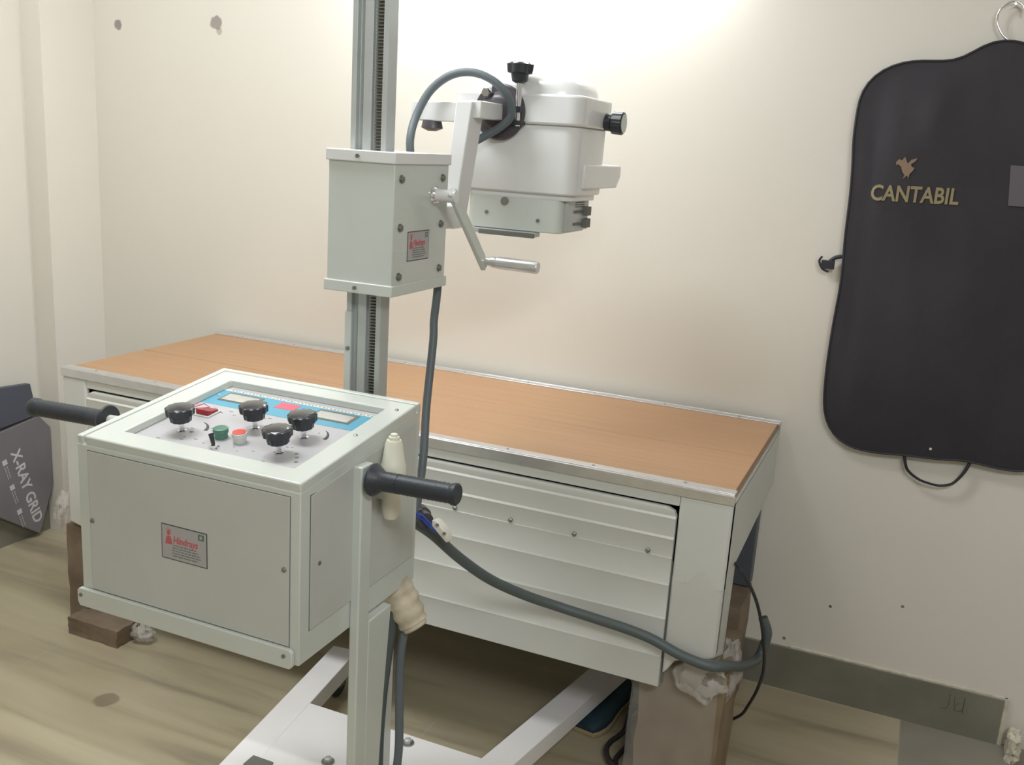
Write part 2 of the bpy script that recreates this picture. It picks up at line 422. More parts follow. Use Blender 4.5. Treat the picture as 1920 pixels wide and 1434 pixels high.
# inner back leg sheets down to blocks, coloured as under-table shade
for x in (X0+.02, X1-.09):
    mb('leg_shade').box(x, x+.07, Y1-.09, Y1-.03, .36, T0-.03).build('rear_leg', t, .003)
# plastic film left on the lower part of the right corner post
f = mb('film'); rr = random.Random(3)
nx, nz = 14, 14; pts = []
for j in range(nz+1):
    for i in range(nx+1):
        u = i/nx; z = .64-.215*j/nz - (.02*math.sin(u*9) if j == 0 else 0)
        x = -.435+.135*u
        y = Y0-.005-.004*rr.random()
        if j == nz: z -= .012*math.sin(i*1.3)
        if u > .88: y += (u-.88)*.5; x = -.3128+.006+.004*rr.random()
        pts.append((x, y, z-.03*0))
g_ = [(j*(nx+1)+i, j*(nx+1)+i+1, (j+1)*(nx+1)+i+1, (j+1)*(nx+1)+i) for j in range(nz) for i in range(nx)]
f.add(pts, g_)
fo = f.build('plastic_film', t); md = fo.modifiers.new('s', 'SOLIDIFY'); md.thickness = .0006

# blocks carrying the table
def rough_block(name, x0, x1, y0, y1, z0, z1, m_, label, cat, amp=.004, group=None):
    f = mb(m_); n = 6; rr = random.Random(sum(map(ord, label)) % 97 + 5)
    bm = bmesh.new(); bmesh.ops.create_cube(bm, size=1); bmesh.ops.subdivide_edges(bm, edges=bm.edges[:], cuts=5, use_grid_fill=True)
    bm.verts.index_update()
    vs = [((x0+x1)/2+v.co.x*(x1-x0)+rr.uniform(-amp, amp), (y0+y1)/2+v.co.y*(y1-y0)+rr.uniform(-amp, amp), max(z0, (z0+z1)/2+v.co.z*(z1-z0)+(rr.uniform(-amp, 0)))) for v in bm.verts]
    f.add(vs, [tuple(v.index for v in fc.verts) for fc in bm.faces]); bm.free()
    return tag(f.build(name), label, cat)
blk = rough_block('support_block', -.500, -.290, 2.20, 2.42, 0, .392, 'block', 'tan support block wrapped in clear film under the right end of the x-ray table', 'block', .003)
rough_block('support_block', -2.395, -2.315, 2.15, 2.25, 0, .338, 'brick', 'narrow brown wooden block under the left end of the x-ray table', 'block', .002)
rough_block('support_block', -2.345, -2.255, 2.52, 2.80, 0, .358, 'brick', 'brown block under the far left corner of the x-ray table, mostly hidden', 'block', .002)
rough_block('support_block', -.46, -.33, 2.62, 2.82, 0, .358, 'brick', 'brown block under the far right corner of the x-ray table', 'block', .002)
rough_block('brick', -2.332, -2.13, 2.082, 2.17, 0, .058, 'brick', 'low reddish brick lying on the floor in front of the left table block', 'brick', .002)

def crumple(name, cx, cy, cz, rx, ry, rz, seed, m_, label, cat='plastic wrap', holes=False):
    bm = bmesh.new(); bmesh.ops.create_icosphere(bm, subdivisions=4, radius=1)
    from mathutils import noise
    bm.verts.index_update(); f = mb(m_); vs = []
    for v in bm.verts:
        n = noise.noise(v.co*1.7+V((seed, 0, 0)))*.35+noise.noise(v.co*5+V((0, seed, 0)))*.14-abs(noise.noise(v.co*9))*.10
        k = 1+n; vs.append((cx+v.co.x*rx*k, cy+v.co.y*ry*k, max(.002, cz+v.co.z*rz*k)))
    fs = []
    for fc in bm.faces:
        c = fc.calc_center_median()
        if noise.noise(c*1.4+V((seed*3, 1, 2))) < -.34: continue
        fs.append(tuple(v.index for v in fc.verts))
    f.add(vs, fs); bm.free()
    o = f.build(name); md = o.modifiers.new('s', 'SOLIDIFY'); md.thickness = .0007
    return tag(o, label, cat)
crumple('plastic_wrap', -.345, 2.165, .375, .062, .022, .060, 2.0, 'film2', 'crumpled clear plastic wrap bunched on top of the tan support block')
crumple('plastic_wrap', -.300, 2.30, .34, .030, .055, .085, 5.0, 'film2', 'clear plastic wrap hanging behind the right table post beside the black wire')
crumple('plastic_wrap', -2.425, 2.19, .36, .048, .04, .065, 8.0, 'film2', 'torn clear plastic wrap around the left table foot next to the grey carton')
crumple('plastic_wrap', -2.10, 2.16, .03, .045, .03, .028, 11.0, 'film2', 'small scrap of clear plastic on the floor beside the reddish brick')
# film skirt draped over the front of the right block
f = mb('film'); pts = []; rr = random.Random(9); nx, nz = 16, 12
for j in range(nz+1):
    for i in range(nx+1):
        u = i/nx; v_ = j/nz
        x = -.515+.21*u + (.02*v_*(u-.5)); z = max(.004, .385-.10*u*(1-v_)*.2-.375*v_+.006*math.sin(u*11))
        y = 2.192-.006*rr.random()-.010*math.sin(u*17+v_*5)*v_
        pts.append((x, y, z))
f.add(pts, [(j*(nx+1)+i, j*(nx+1)+i+1, (j+1)*(nx+1)+i+1, (j+1)*(nx+1)+i) for j in range(nz) for i in range(nx)])
o = f.build('plastic_sheet'); md = o.modifiers.new('s', 'SOLIDIFY'); md.thickness = .0006
tag(o, 'clear plastic sheet draped down the front of the tan block at the right table end', 'plastic wrap')

# ---------------------------------------------------------------- mobile x-ray machine
mach = thing('mobile_xray_machine', (-1.08, 1.6, 0), 'white mobile x-ray machine with control cabinet, geared column, crank and tube head over the table', 'x-ray machine')
ZR = .12
base = mb('base_white')
# floor plate and splayed rails
base.add([(x_, y_, z_) for z_ in (ZR, ZR-.012) for x_, y_ in ((-1.320, 1.32), (-.90, 1.32), (-.785, 1.958), (-1.395, 1.958))],
         [(0, 1, 2, 3), (7, 6, 5, 4), (0, 4, 5, 1), (1, 5, 6, 2), (2, 6, 7, 3), (3, 7, 4, 0)])
base.build('floor_plate', mach)
def rail(a, b_, wd, name='base_rail'):
    a = V((*a, 0)); b_ = V((*b_, 0)); d = (b_-a).normalized(); s = V((d.y, -d.x, 0))*wd
    vs = [a, a+s, b_+s, b_]; vs = [V((p.x, p.y, z)) for z in (ZR+.0006, ZR-.052) for p in vs]
    mb('base_white').add(vs, [(0, 1, 2, 3), (7, 6, 5, 4), (0, 4, 5, 1), (1, 5, 6, 2), (2, 6, 7, 3), (3, 7, 4, 0)]).build(name, mach, .002)
rail((-1.326, 1.31), (-1.4435, 2.245), .078)
rail((-.942, 1.31), (-.705, 2.60), .078)
for (x, y) in ((-1.30, 1.36), (-.91, 1.36), (-1.395, 2.19), (-.775, 1.99)):
    w_ = mb('rubber').lathe((x-.014, y, .034), (x+.014, y, .034), [(0, .026), (.15, .034), (.85, .034), (1, .026)], 28)
    w_.use('screw').box(x-.019, x-.016, y-.014, y+.014, .034, .069).box(x+.016, x+.019, y-.014, y+.014, .034, .069)
    w_.build('castor', mach)
for (x, y) in ((-1.146, 1.768), (-1.013, 1.926)):
    f = mb('screw').cyl((x, y, ZR), (x, y, ZR+.003), .016, n=20); f.use('alu_dull').lathe((x, y, ZR+.003), (x, y, ZR+.013), [(0, .010), (.8, .010), (1, .007)], 6); f.build('bolt', mach)
f = mb('gap').box(-1.315, -1.255, 1.66, 1.70, ZR, ZR+.006); f.build('dark_slab', mach, .002)  # thin dark slab on the floor plate

# control cabinet
CX0, CX1, CY0, CY1 = -1.40, -.90, 1.29, 1.707
ZB, ZF, ZK = .689, 1.028, 1.079
sl = (ZK-ZF)/(CY1-CY0); q_ = math.hypot(1, sl)
def TT(u, v, h=0):            # u across from left, v up the slope, h off the sloping face
    return V((CX0+u, CY0+v/q_-h*sl/q_, ZF+v*sl/q_+h/q_))
def TB(p): return TT(p.x, p.y, p.z)
LV = (CY1-CY0)*q_
f = mb('paint')
lip = .016
# body: closed box with top 8 mm under the lid plane
d_ = .0165
f.prism([(CY0+.0, ZB), (CY1, ZB), (CY1, ZK-d_), (CY0, ZF-d_)], lambda a, b_, h: V((CX0+h, a, b_)), CX1-CX0)
cab = f.build('control_cabinet', mach, .002)
# rim strips on the left and back, lid frame
f = mb('paint').box(0, .014, 0, LV, -.020, 0, TB).box(.014, CX1-CX0, LV-.014, LV, -.020, 0, TB); f.build('rim', cab, .003, 3)
U1 = CX1-CX0; uo0, uo1, vo0, vo1 = .066, .452, .050, .362
f = mb('paint')
_o = [(.0185, 0), (U1, 0), (U1, LV-.0185), (.0185, LV-.0185)]; _i = [(uo0, vo0), (uo1, vo0), (uo1, vo1), (uo0, vo1)]; _j = [(uo0+.002, vo0+.002), (uo1-.002, vo0+.002), (uo1-.002, vo1-.002), (uo0+.002, vo1-.002)]
vs = [TT(*p, .0005) for p in _o]+[TT(*p, .0005) for p in _i]+[TT(*p, -.0168) for p in _j]+[TT(*p, -.020) for p in _o]
fs = []
for i in range(4):
    j = (i+1) % 4; fs += [(i, j, 4+j, 4+i), (4+i, 4+j, 8+j, 8+i), (i, 12+i, 12+j, j), (8+i, 8+j, 12+j, 12+i)]
f.add(vs, fs)
f.build('lid_frame', cab, .0035, 3)
f = mb('plate').box(uo0-.004, uo1+.004, vo0-.004, vo1+.004, -.0175, -.0155, TB)
hP = -.0155
def flat(b_, m_, poly, h0, th=.0004):
    b_.use(m_).prism(poly, lambda a, c, h: TT(a, c, h0+h), th)
def rect(u0, u1, v0, v1): return [(u0, v0), (u1, v0), (u1, v1), (u0, v1)]
flat(f, 'blue', rect(.0665, .4515, .262, .338), hP)
flat(f, 'cream', rect(.0665, .4515, .3385, .346), hP)
rr = random.Random(4)
for k in range(60):        # small printed legends (illegible specks)
    u = rr.uniform(.09, .43); v_ = rr.choice([.065, .078, .092, .105, .145, .16, .228, .245])+rr.uniform(-.003, .003)
    if min(math.hypot(u-a, v_-c) for a, c in ((.137, .119), (.255, .193), (.367, .193), (.367, .114), (.227, .127), (.273, .124), (.248, .082))) < .02: continue
    if k % 3 == 0: continue
    flat(f, 'inkgrey', rect(u, u+rr.uniform(.003, .009), v_, v_+.002), hP)
for k in range(40):
    u = .085+k*.0088; flat(f, 'inkgrey', rect(u, u+rr.uniform(.002, .006), .341, .3435), hP+.0004)
def arc(cu, cv, R0, a0, a1, n=14):
    pts = []
    for i in range(n+1):
        a = math.radians(a0+(a1-a0)*i/n); wd = .0006+.0035*(i/n)
        pts.append((cu+(R0+wd)*math.cos(a), cv+(R0+wd)*math.sin(a)))
    for i in range(n, -1, -1):
        a = math.radians(a0+(a1-a0)*i/n); wd = .0006+.0035*(i/n)
        pts.append((cu+(R0-wd)*math.cos(a), cv+(R0-wd)*math.sin(a)))
    return pts
def arcs(b_, cu, cv, R0, a0, a1, n=14):
    P_ = arc(cu, cv, R0, a0, a1, n); m2 = len(P_)
    for i in range(n):
        flat(b_, 'ink', [P_[i], P_[i+1], P_[m2-2-i], P_[m2-1-i]], hP)
arcs(f, .137, .135, .042, 75, 12); arcs(f, .367, .205, .042, 60, 0)
for (u, v_) in ((.158, .128), (.25, .165), (.41, .115), (.42, .098), (.38, .068), (.40, .128)):
    flat(f, 'inkgrey', [(u+.004*math.cos(a), v_+.004*math.sin(a)) for a in [k*PI/4 for k in range(8)]], hP)
flat(f, 'pink', rect(.222, .270, .300, .330), hP+.0004)
# warning mark: outlined triangle left of the rocker
f.use('pink'); f.tube([TT(.072, .218, hP+.0006), TT(.082, .256, hP+.0006), TT(.106, .244, hP+.0006), TT(.072, .218, hP+.0006)], .0011, 6, sub=1)
ctl = f.build('control_plate', cab)
for (u0, u1) in ((.096, .172), (.322, .404)):
    f = mb('gap').box(u0-.006, u1+.006, .286, .331, hP+.0002, hP+.0012, TB)
    f.use('window').box(u0, u1, .290, .322, hP+.0012, hP+.0022, TB)
    f.build('meter_window', cab)
def knob(u, v_):
    f = mb('chrome').lathe(TT(u, v_, hP), TT(u, v_, hP+.026), [(0, .009), (.10, .009), (.14, .0055), (1, .0048)], 16)
    f.use('black').lathe(TT(u, v_, hP+.020), TT(u, v_, hP+.050), [(0, .015), (.08, .0195), (.50, .0215), (.55, .0268), (.95, .0275), (1, .0255)], 72, lobes=12, amp=.035, lobe_rng=(0, 5))
    f.use('gloss').lathe(TT(u, v_, hP+.050), TT(u, v_, hP+.0535), [(0, .0245), (.25, .0222), (.3, .0218), (.55, .017), (.8, .010), (1, .001)], 32)
    f.build('control_knob', cab)
for uv in ((.140, .123), (.258, .193), (.370, .194), (.370, .116)): knob(*uv)
f = mb('green').lathe(TT(.227, .131, hP), TT(.227, .131, hP+.020), [(0, .0125), (.5, .0125), (.55, .0145), (.95, .0145), (1, .013)], 28); f.build('push_button', cab)['label'] = 'green push button'
f = mb('paint').lathe(TT(.273, .128, hP), TT(.273, .128, hP+.020), [(0, .0115), (.5, .0125), (.55, .0142), (.98, .0142), (1, .0135)], 28)
f.use('redcap').cyl(TT(.273, .128, hP+.020), TT(.273, .128, hP+.0212), .0128, n=28); f.build('push_button', cab)['label'] = 'pale push button with a red face'
f = mb('chrome').lathe(TT(.248, .084, hP), TT(.248, .084, hP+.008), [(0, .0105), (.3, .0105), (.32, .008), (1, .008)], 12)
f.use('black').cyl(TT(.248, .084, hP+.006), TT(.239, .090, hP+.026), .0032, .0052, n=12); f.build('toggle_switch', cab)
f = mb('paint').box(.104, .142, .196, .236, hP, hP+.003, TB)
f.use('red').prism([(.200, 0), (.232, 0), (.232, .004), (.216, .006), (.200, .012)], lambda a, b_, h: TT(.108+h, a, hP+.002+b_), .030)
f.build('rocker_switch', cab, .0008)
for (u, v_) in ((.068+.006, .309), (.442, .300)):
    mb('chrome').lathe(TT(u, v_, hP+.0004), TT(u, v_, hP+.003), [(0, .0042), (.6, .0042), (1, .002)], 14).build('screw', cab)
for (u, v_) in ((.472, .216), (.478, .36)):
    mb('screw').lathe(TT(u, v_, 0), TT(u, v_, .003), [(0, .004), (.6, .004), (1, .002)], 14).build('screw', cab)
# front access panel
f = mb('gap').box(-1.3745, -.9195, CY0-.0004, CY0+.002, .7215, 1.0025); f.build('panel_gap_shade', cab)  # dark slab whose rim paints the shade of the panel gap
f = mb('paint_panel').box(-1.373, -.921, CY0-.0020, CY0+.002, .723, 1.001); fp = f.build('front_panel', cab, .0006)
for (x, z) in ((-1.367, .864), (-.931, .867)):
    mb('screw').lathe((x, CY0-.002, z), (x, CY0-.005, z), [(0, .0048), (.5, .0048), (1, .003)], 14).build('screw', cab)

def sticker(b_, T, wd, ht):
    """maker's plate: dark border, red emblem and name, green mark, fine lines"""
    def r_(m_, a0, a1, b0, b1, h, th=.0003): b_.use(m_).prism([(a0, b0), (a1, b0), (a1, b1), (a0, b1)], lambda a, c, h_: T(a, c, h+h_), th)
    r_('ink', 0, wd, 0, ht, 0); r_('sticker', .0018, wd-.0018, .0018, ht-.0018, .0003)
    s = wd/.104
    # emblem: crowned figure shape
    def pol(m_, P_, h): b_.use(m_).prism(P_, lambda a, c, h_: T(a, c, h+h_), .0003)
    cx = .017*s; cy = ht*.62
    pol('inkred', [(cx-.008*s, cy-.012), (cx+.008*s, cy-.012), (cx+.006*s, cy-.002), (cx+.003*s, cy+.004), (cx-.003*s, cy+.004), (cx-.006*s, cy-.002)], .0006)
    pol('inkred', [(cx+.004*s*math.cos(a), cy+.010+.005*math.sin(a)) for a in [k*PI/4 for k in range(8)]], .0006)
    for k in (-1, 0, 1): pol('inkred', [(cx+k*.004*s-.0012*s, cy+.014), (cx+k*.004*s+.0012*s, cy+.014), (cx+k*.005*s, cy+.019)], .0006)
    text_into(b_, 'Hindrays', lambda a, c, h: T(.027*s+a, ht*.50+c, .0006+h), .0185, 'inkred', bold=.0004, xs=.84*s, shear=.15)
    r_('inkgreen', wd-.020*s, wd-.007*s, ht*.76, ht*.93, .0006)
    r_('sticker', wd-.016*s, wd-.011*s, ht*.80, ht*.89, .0009)
    rr = random.Random(2)
    for k in range(5):
        y = ht*(.43-.075*k); x = .02*s+rr.uniform(0, .008)*s; x1_ = wd-.012*s-rr.uniform(0, .012)*s
        while x < x1_:
            l = rr.uniform(.004, .011)*s; r_('inkgrey', x, min(x+l, x1_), y-.0013, y+.0010, .0006); x += l+.0018*s
f = mb('ink'); sticker(f, lambda a, c, h: V((-1.200+a, CY0-.0021-h, .829+c)), .104, .0675)
f.build('maker_plate', cab)
# right side panel outlines
f = mb('gap'); f.box(CX1, CX1+.0006, 1.318, 1.692, .7445, 1.000)
f.build('panel_gap_shade', cab)  # dark outline slab painted as gap shade behind the side panel
f = mb('paint_panel').prism([(1.320, .746), (1.690, .746), (1.690, 1.042), (1.320, .998)], lambda a, b_, h: V((CX1+h, a, b_)), .0022); f.build('side_panel', cab, .0006)
mb('screw').cyl((CX1+.001, 1.345, .865), (CX1+.004, 1.345, .865), .004, n=12).build('screw', cab)
# bottom flange
f = mb('paint').prism([(-1.406, .694), (-1.401, .684), (-.914, .684), (-.908, .690), (-.908, .716), (-.914, .722), (-1.400, .722), (-1.406, .716)], yT(CY0-.010), .009)
f.build('bottom_flange', cab, .002)
for x in (-1.396, -.925): mb('screw').cyl((x, CY0-.010, .708), (x, CY0-.012, .708), .0038, n=12).build('screw', cab)
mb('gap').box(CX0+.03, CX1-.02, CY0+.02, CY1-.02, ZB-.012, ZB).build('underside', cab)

# uprights with hand grips
for (x0, x1, sgn) in ((-.9, -.880, 1), (-1.420, -1.400, -1)):
    if sgn < 0:
        mb('paint').box(x0, x1, 1.452, 1.492, .90, 1.016).build('grip_bracket', mach, .003)
    f = mb('paint').box(x0, x1, 1.452, 1.492, ZR+.001, 1.014)
    if sgn > 0: f.prism([(1.490, .690), (1.578, .690), (1.560, .50), (1.535, ZR+.001), (1.490, ZR+.001)], lambda a, b_, h: V((x0+h*(1), a, b_)), x1-x0)
    if sgn > 0: f.build('upright', mach, .003)
    xo = x1 if sgn > 0 else x0
    a = V((xo, 1.472, .988 if sgn > 0 else .998)); e = a+V((sgn*.186, 0, .006 if sgn > 0 else -.006))
    f = mb('paint').cyl(a, a+(e-a)*.10 if sgn > 0 else a+(e-a)*.50, .011, n=20)
    f.build('grip_tube', mach)
    k0 = .05 if sgn > 0 else .44
    L_ = 1.0 if sgn > 0 else 1.62
    prof = [(k0, .014), (k0+.005, .030), (k0+.03, .031), (k0+.07, .026), (k0+.13, .0185), (k0+.3, .0185)]
    nr = 26
    for i in range(nr):
        tt = k0+.30+(.93*L_-k0-.30)*i/(nr-1); prof.append((tt, .0188 if i % 2 else .0178))
    prof += [(L_*.95, .0205), (L_*.985, .0205), (L_, .0175)]
    mb('rubber').lathe(a, e, prof, 28).build('hand_grip', mach)

# column: extruded aluminium profile with gear rack
KX0, KX1, KY0, KY1 = -1.116, -1.032, 1.760, 1.796
ch = .010
poly = [(KX0, KY0), (KX0+.012, KY0), (KX0+.012, KY0+.014), (KX0+.026, KY0+.014), (KX0+.026, KY0+.004), (KX0+.046, KY0+.004), (KX0+.046, KY0+.014), (KX1-.012, KY0+.014), (KX1-.012, KY0), (KX1, KY0), (KX1, KY1), (KX0, KY1)]
f = mb('alu_dull').prism(poly, lambda a, b_, h: V((a, b_, .70+h)), 2.36-.70)
colm = f.build('column', mach, .0008)
f = mb('screw'); nt_ = 249; pitch_ = .0066
vs = []; fs = []
xr0, xr1 = KX1-.030, KX1-.0125
for i in range(nt_):
    z = .71+i*pitch_; b0 = len(vs)
    vs += [(xr0, KY0+.012, z), (xr1, KY0+.012, z), (xr0, KY0+.004, z+pitch_*.3), (xr1, KY0+.004, z+pitch_*.3), (xr0, KY0+.004, z+pitch_*.55), (xr1, KY0+.004, z+pitch_*.55), (xr0, KY0+.012, z+pitch_*.85), (xr1, KY0+.012, z+pitch_*.85)]
    fs += [(b0, b0+1, b0+3, b0+2), (b0+2, b0+3, b0+5, b0+4), (b0+4, b0+5, b0+7, b0+6), (b0, b0+2, b0+4, b0+6), (b0+1, b0+7, b0+5, b0+3)]
f.add(vs, fs); f.box(xr0, xr1, KY0+.011, KY0+.0145, .71, 2.36); f.build('gear_rack', colm, smooth=False)
f = mb('paint').box(KX0-.003, KX0+.013, KY0-.002, KY0+.004, .70, 1.235); st = f.build('cover_strip', colm, .0006)
mb('screw').cyl((KX0+.007, KY0-.002, 1.155), (KX0+.007, KY0-.006, 1.155), .0045, n=14).build('screw', colm)
mb('paint').box(-1.070, -.996, KY0, KY1+.01, ZR+.001, .70).box(KX0, -.996, KY0, KY1+.01, .68, .71).build('column_foot', mach, .003)

# carriage on the column
GX0, GX1, GY0, GY1, GZ0, GZ1 = -1.140, -.985, 1.719, 1.955, 1.290, 1.568
f = mb('paint').box(GX0, GX1, GY0, GY1, GZ0, GZ1); car = f.build('carriage', mach, .002)
for (z0, z1) in ((GZ1-.018, GZ1+.005), (GZ0-.006, GZ0+.017)):
    f = mb('white' if z0 > 1.4 else 'paint').box(GX0-.005, GX1+.004, GY0-.005, GY1+.004, z0, z1); f.build('end_cap', car, .002)
    mb('screw').cyl((-1.068, GY0-.005, (z0+z1)/2), (-1.068, GY0-.009, (z0+z1)/2), .004, n=14).build('screw', car)
for (y, z) in ((1.745, 1.521), (1.925, 1.523), (1.745, 1.424), (1.925, 1.424), (1.745, 1.324), (1.925, 1.327)):
    f = mb('screw').cyl((GX1, y, z), (GX1+.002, y, z), .0085, n=20)
    f.lathe((GX1+.002, y, z), (GX1+.007, y, z), [(0, .0065), (.8, .0065), (1, .0045)], 18); f.build('bolt', car)
f = mb('ink'); sticker(f, lambda a, c, h: V((GX1+.0002+h, 1.779+a, 1.352+c)), .094, .062); f.build('maker_plate', car)

# crank
f = mb('chrome').lathe((GX1, 1.888, 1.487), (GX1+.010, 1.888, 1.487), [(0, .020), (.4, .020), (1, .016)], 28)
f.use('white').cyl((GX1+.008, 1.888, 1.487), (-.930, 1.888, 1.487), .0135, n=24)
f.build('crank_shaft', mach)
a = V((-.938, 1.880, 1.498)); e = V((-.922, 2.035, 1.326)); d = (e-a).normalized(); sd = V((1, 0, 0)); nrm = d.cross(sd).normalized()
f = mb('paint'); vs = []
for p in (a, e):
    for (i, j) in ((-.006, -.013), (.006, -.013), (.006, .013), (-.006, .013)): vs.append(p+sd*i+nrm*j)
f.add(vs, [(0, 1, 2, 3), (7, 6, 5, 4), (0, 4, 5, 1), (1, 5, 6, 2), (2, 6, 7, 3), (3, 7, 4, 0)]); f.build('crank_arm', mach, .003)
h0 = V((-.918, 2.028, 1.340))
f = mb('alu').lathe(h0, h0+V((.13, 0, -.002)), [(0, .010), (.12, .010), (.125, .0125), (.20, .0125), (.205, .0118), (.215, .0128), (.235, .0128), (.24, .0140), (.97, .0140), (1, .0125)], 32)
f.build('crank_handle', mach)

# arm from the carriage to the tube head
f = mb('white').box(-1.045, -.99, 1.955, 2.03, 1.41, 1.46); f.build('arm_bracket', mach, .003)
def slab(b_, a, e, w0, d0, w1, d1):
    """bar from a to e, width along x, depth along y"""
    vs = []
    for p, ww, dd in ((V(a), w0, d0), (V(e), w1, d1)):
        for (i, j) in ((-1, -1), (1, -1), (1, 1), (-1, 1)): vs.append(p+V((i*ww/2, j*dd/2, 0)))
    b_.add(vs, [(0, 1, 2, 3), (7, 6, 5, 4), (0, 4, 5, 1), (1, 5, 6, 2), (2, 6, 7, 3), (3, 7, 4, 0)])
f = mb('white'); slab(f, (-1.022, 2.060, 1.405), (-.990, 2.060, 1.690), .034, .062, .040, .070)
f.box(-1.010, -.955, 2.04, 2.175, 1.655, 1.693)
f.build('yoke_arm', mach, .003)
f = mb('white').box(-1.165, -1.0, 2.10, 2.14, 1.645, 1.690); f.build('yoke_bar', mach, .003)
f = mb('bakelite').lathe((-1.118, 2.12, 1.645), (-1.118, 2.12, 1.622), [(0, .022), (.3, .024), (.7, .026), (1, .010)], 28); f.build('yoke_bolt', mach)

# tube head
HX0, HX1, HY0, HY1 = -1.100, -.778, 2.200, 2.405
def rbox(b_, x0, x1, y0, y1, z0, z1, r, n=5, tx=0, ty=0):
    """box with rounded vertical corners; tx,ty shrink the bottom"""
    def ring(z, sx, sy):
        out = []
        for (cx, cy, a0) in ((x1-r, y1-r, 0), (x0+r, y1-r, 90), (x0+r, y0+r, 180), (x1-r, y0+r, 270)):
            for k in range(n+1):
                th = math.radians(a0+90*k/n); out.append((cx+r*math.cos(th), cy+r*math.sin(th)))
        mx_, my_ = (x0+x1)/2, (y0+y1)/2
        return [V((mx_+(p[0]-mx_)*(1-sx), my_+(p[1]-my_)*(1-sy), z)) for p in out]
    rings = [ring(z0, tx, ty), ring(z1, 0, 0)]; m_ = len(rings[0])
    vs = rings[0]+rings[1]
    b_.add(vs, [tuple(range(m_))[::-1], tuple(range(m_, 2*m_))]+[(i, (i+1) % m_, m_+(i+1) % m_, m_+i) for i in range(m_)])
f = mb('white'); rbox(f, HX0, HX1, HY0, HY1+.03, 1.492, 1.652, .035, tx=.02, ty=.03)
head = f.build('tube_housing', mach, .004)
f = mb('white'); rbox(f, HX0-.006, HX1+.008, HY0-.008, HY1+.038, 1.652, 1.722, .035); f.build('housing_cover', head, .006, 3)
# domed lid
f = mb('white'); n = 40; rings = []
for (z, k) in ((1.722, .97), (1.735, .96), (1.750, .91), (1.763, .80), (1.772, .64), (1.778, .42), (1.780, .15)):
    rings.append([V(((HX0+HX1)/2+.155*k*(abs(math.cos(th))**.6)*math.copysign(1, math.cos(th)), (HY0+HY1+.03)/2+.118*k*(abs(math.sin(th))**.6)*math.copysign(1, math.sin(th)), z)) for th in [2*PI*i/n for i in range(n)]])
vs = [p for r_ in rings for p in r_]
f.add(vs, [(k*n+i, k*n+(i+1) % n, (k+1)*n+(i+1) % n, (k+1)*n+i) for k in range(len(rings)-1) for i in range(n)]+[tuple(range((len(rings)-1)*n, len(rings)*n))])
f.build('domed_lid', head)
# lower side flange
f = mb('white').prism([(HY0+.06, 1.508), (HY0+.32, 1.508), (HY0+.35, 1.535), (HY0+.35, 1.566), (HY0+.06, 1.566)], lambda a, b_, h: V((HX1-.05+h, a, b_)), .055)
f.build('side_flange', head, .004)
f = mb('white'); rbox(f, HX0+.03, HX1-.012, HY0+.015, HY1+.01, 1.478, 1.494, .03); f.build('bottom_plate', head, .002)
# collimator
f = mb('paint'); rbox(f, -1.060, -.812, HY0+.012, HY1, 1.400, 1.480, .02)
colli = f.build('collimator', head, .002)
mb('screw').cyl((-.958, HY0+.012, 1.468), (-.958, HY0+.008, 1.468), .010, n=20).build('screw', colli)
for (x, z) in ((-1.005, 1.438), (-.868, 1.428)): mb('screw').cyl((x, HY0+.012, z), (x, HY0+.009, z), .0045, n=14).build('screw', colli)
f = mb('alu_dull').box(-1.040, -.868, HY0-.004, HY0+.03, 1.388, 1.399); f.use('gap').box(-1.015, -.868, HY0-.010, HY0-.004, 1.386, 1.397)
f.build('filter_rail', colli, .001)
f = mb('alu_dull').box(-.812, -.806, HY0+.035, HY1-.005, 1.405, 1.476)
f.use('gap')
for z in (1.448, 1.418): f.box(-.806, -.803, HY0+.09, HY0+.17, z, z+.006).box(-.806, -.794, HY0+.155, HY0+.190, z-.008, z+.014)
for z in (1.462, 1.467, 1.472): f.box(-.806, -.804, HY0+.10, HY0+.165, z, z+.002)
f.build('slot_plate', colli, .0006)
# pivot disc and cable gland
f = mb('bakelite').lathe((-.975, HY0-.006, 1.676), (-.975, HY0-.040, 1.676), [(0, .064), (.15, .066), (.4, .062), (.45, .046), (.75, .042), (1, .030)], 40)
f.build('cable_socket', head)
f = mb('chrome').lathe((-1.000, HY0-.045, 1.718), (-1.000, HY0-.010, 1.718), [(0, .010), (.3, .016), (1, .016)], 6); f.build('hex_nut', head)
# T knob
f = mb('chrome').cyl((-.925, HY0-.020, 1.645), (-.925, HY0-.020, 1.750), .0075, n=16)
f.use('black').box(-.940, -.910, HY0-.032, HY0-.006, 1.648, 1.658).box(-.936, -.914, HY0-.032, HY0-.006, 1.676, 1.690)
f.lathe((-.925, HY0-.020, 1.742), (-.925, HY0-.020, 1.788), [(0, .010), (.1, .018), (.45, .021), (.5, .029), (.92, .031), (1, .026)], 64, lobes=8, amp=.08, lobe_rng=(3, 4))
f.build('clamp_knob', head)
# side knob
f = mb('chrome').cyl((HX1, 2.37, 1.672), (HX1+.012, 2.37, 1.672), .016, n=24)
f.use('black').lathe((HX1+.010, 2.37, 1.671), (HX1+.056, 2.37, 1.669), [(0, .021), (.35, .022), (.38, .0195), (.42, .0265), (.95, .0275), (1, .025)], 64, lobes=20, amp=.025, lobe_rng=(3, 4))
f.use('label_pale').cyl((HX1+.0562, 2.37, 1.669), (HX1+.0575, 2.37, 1.669), .0225, n=32); f.build('tilt_knob', head)

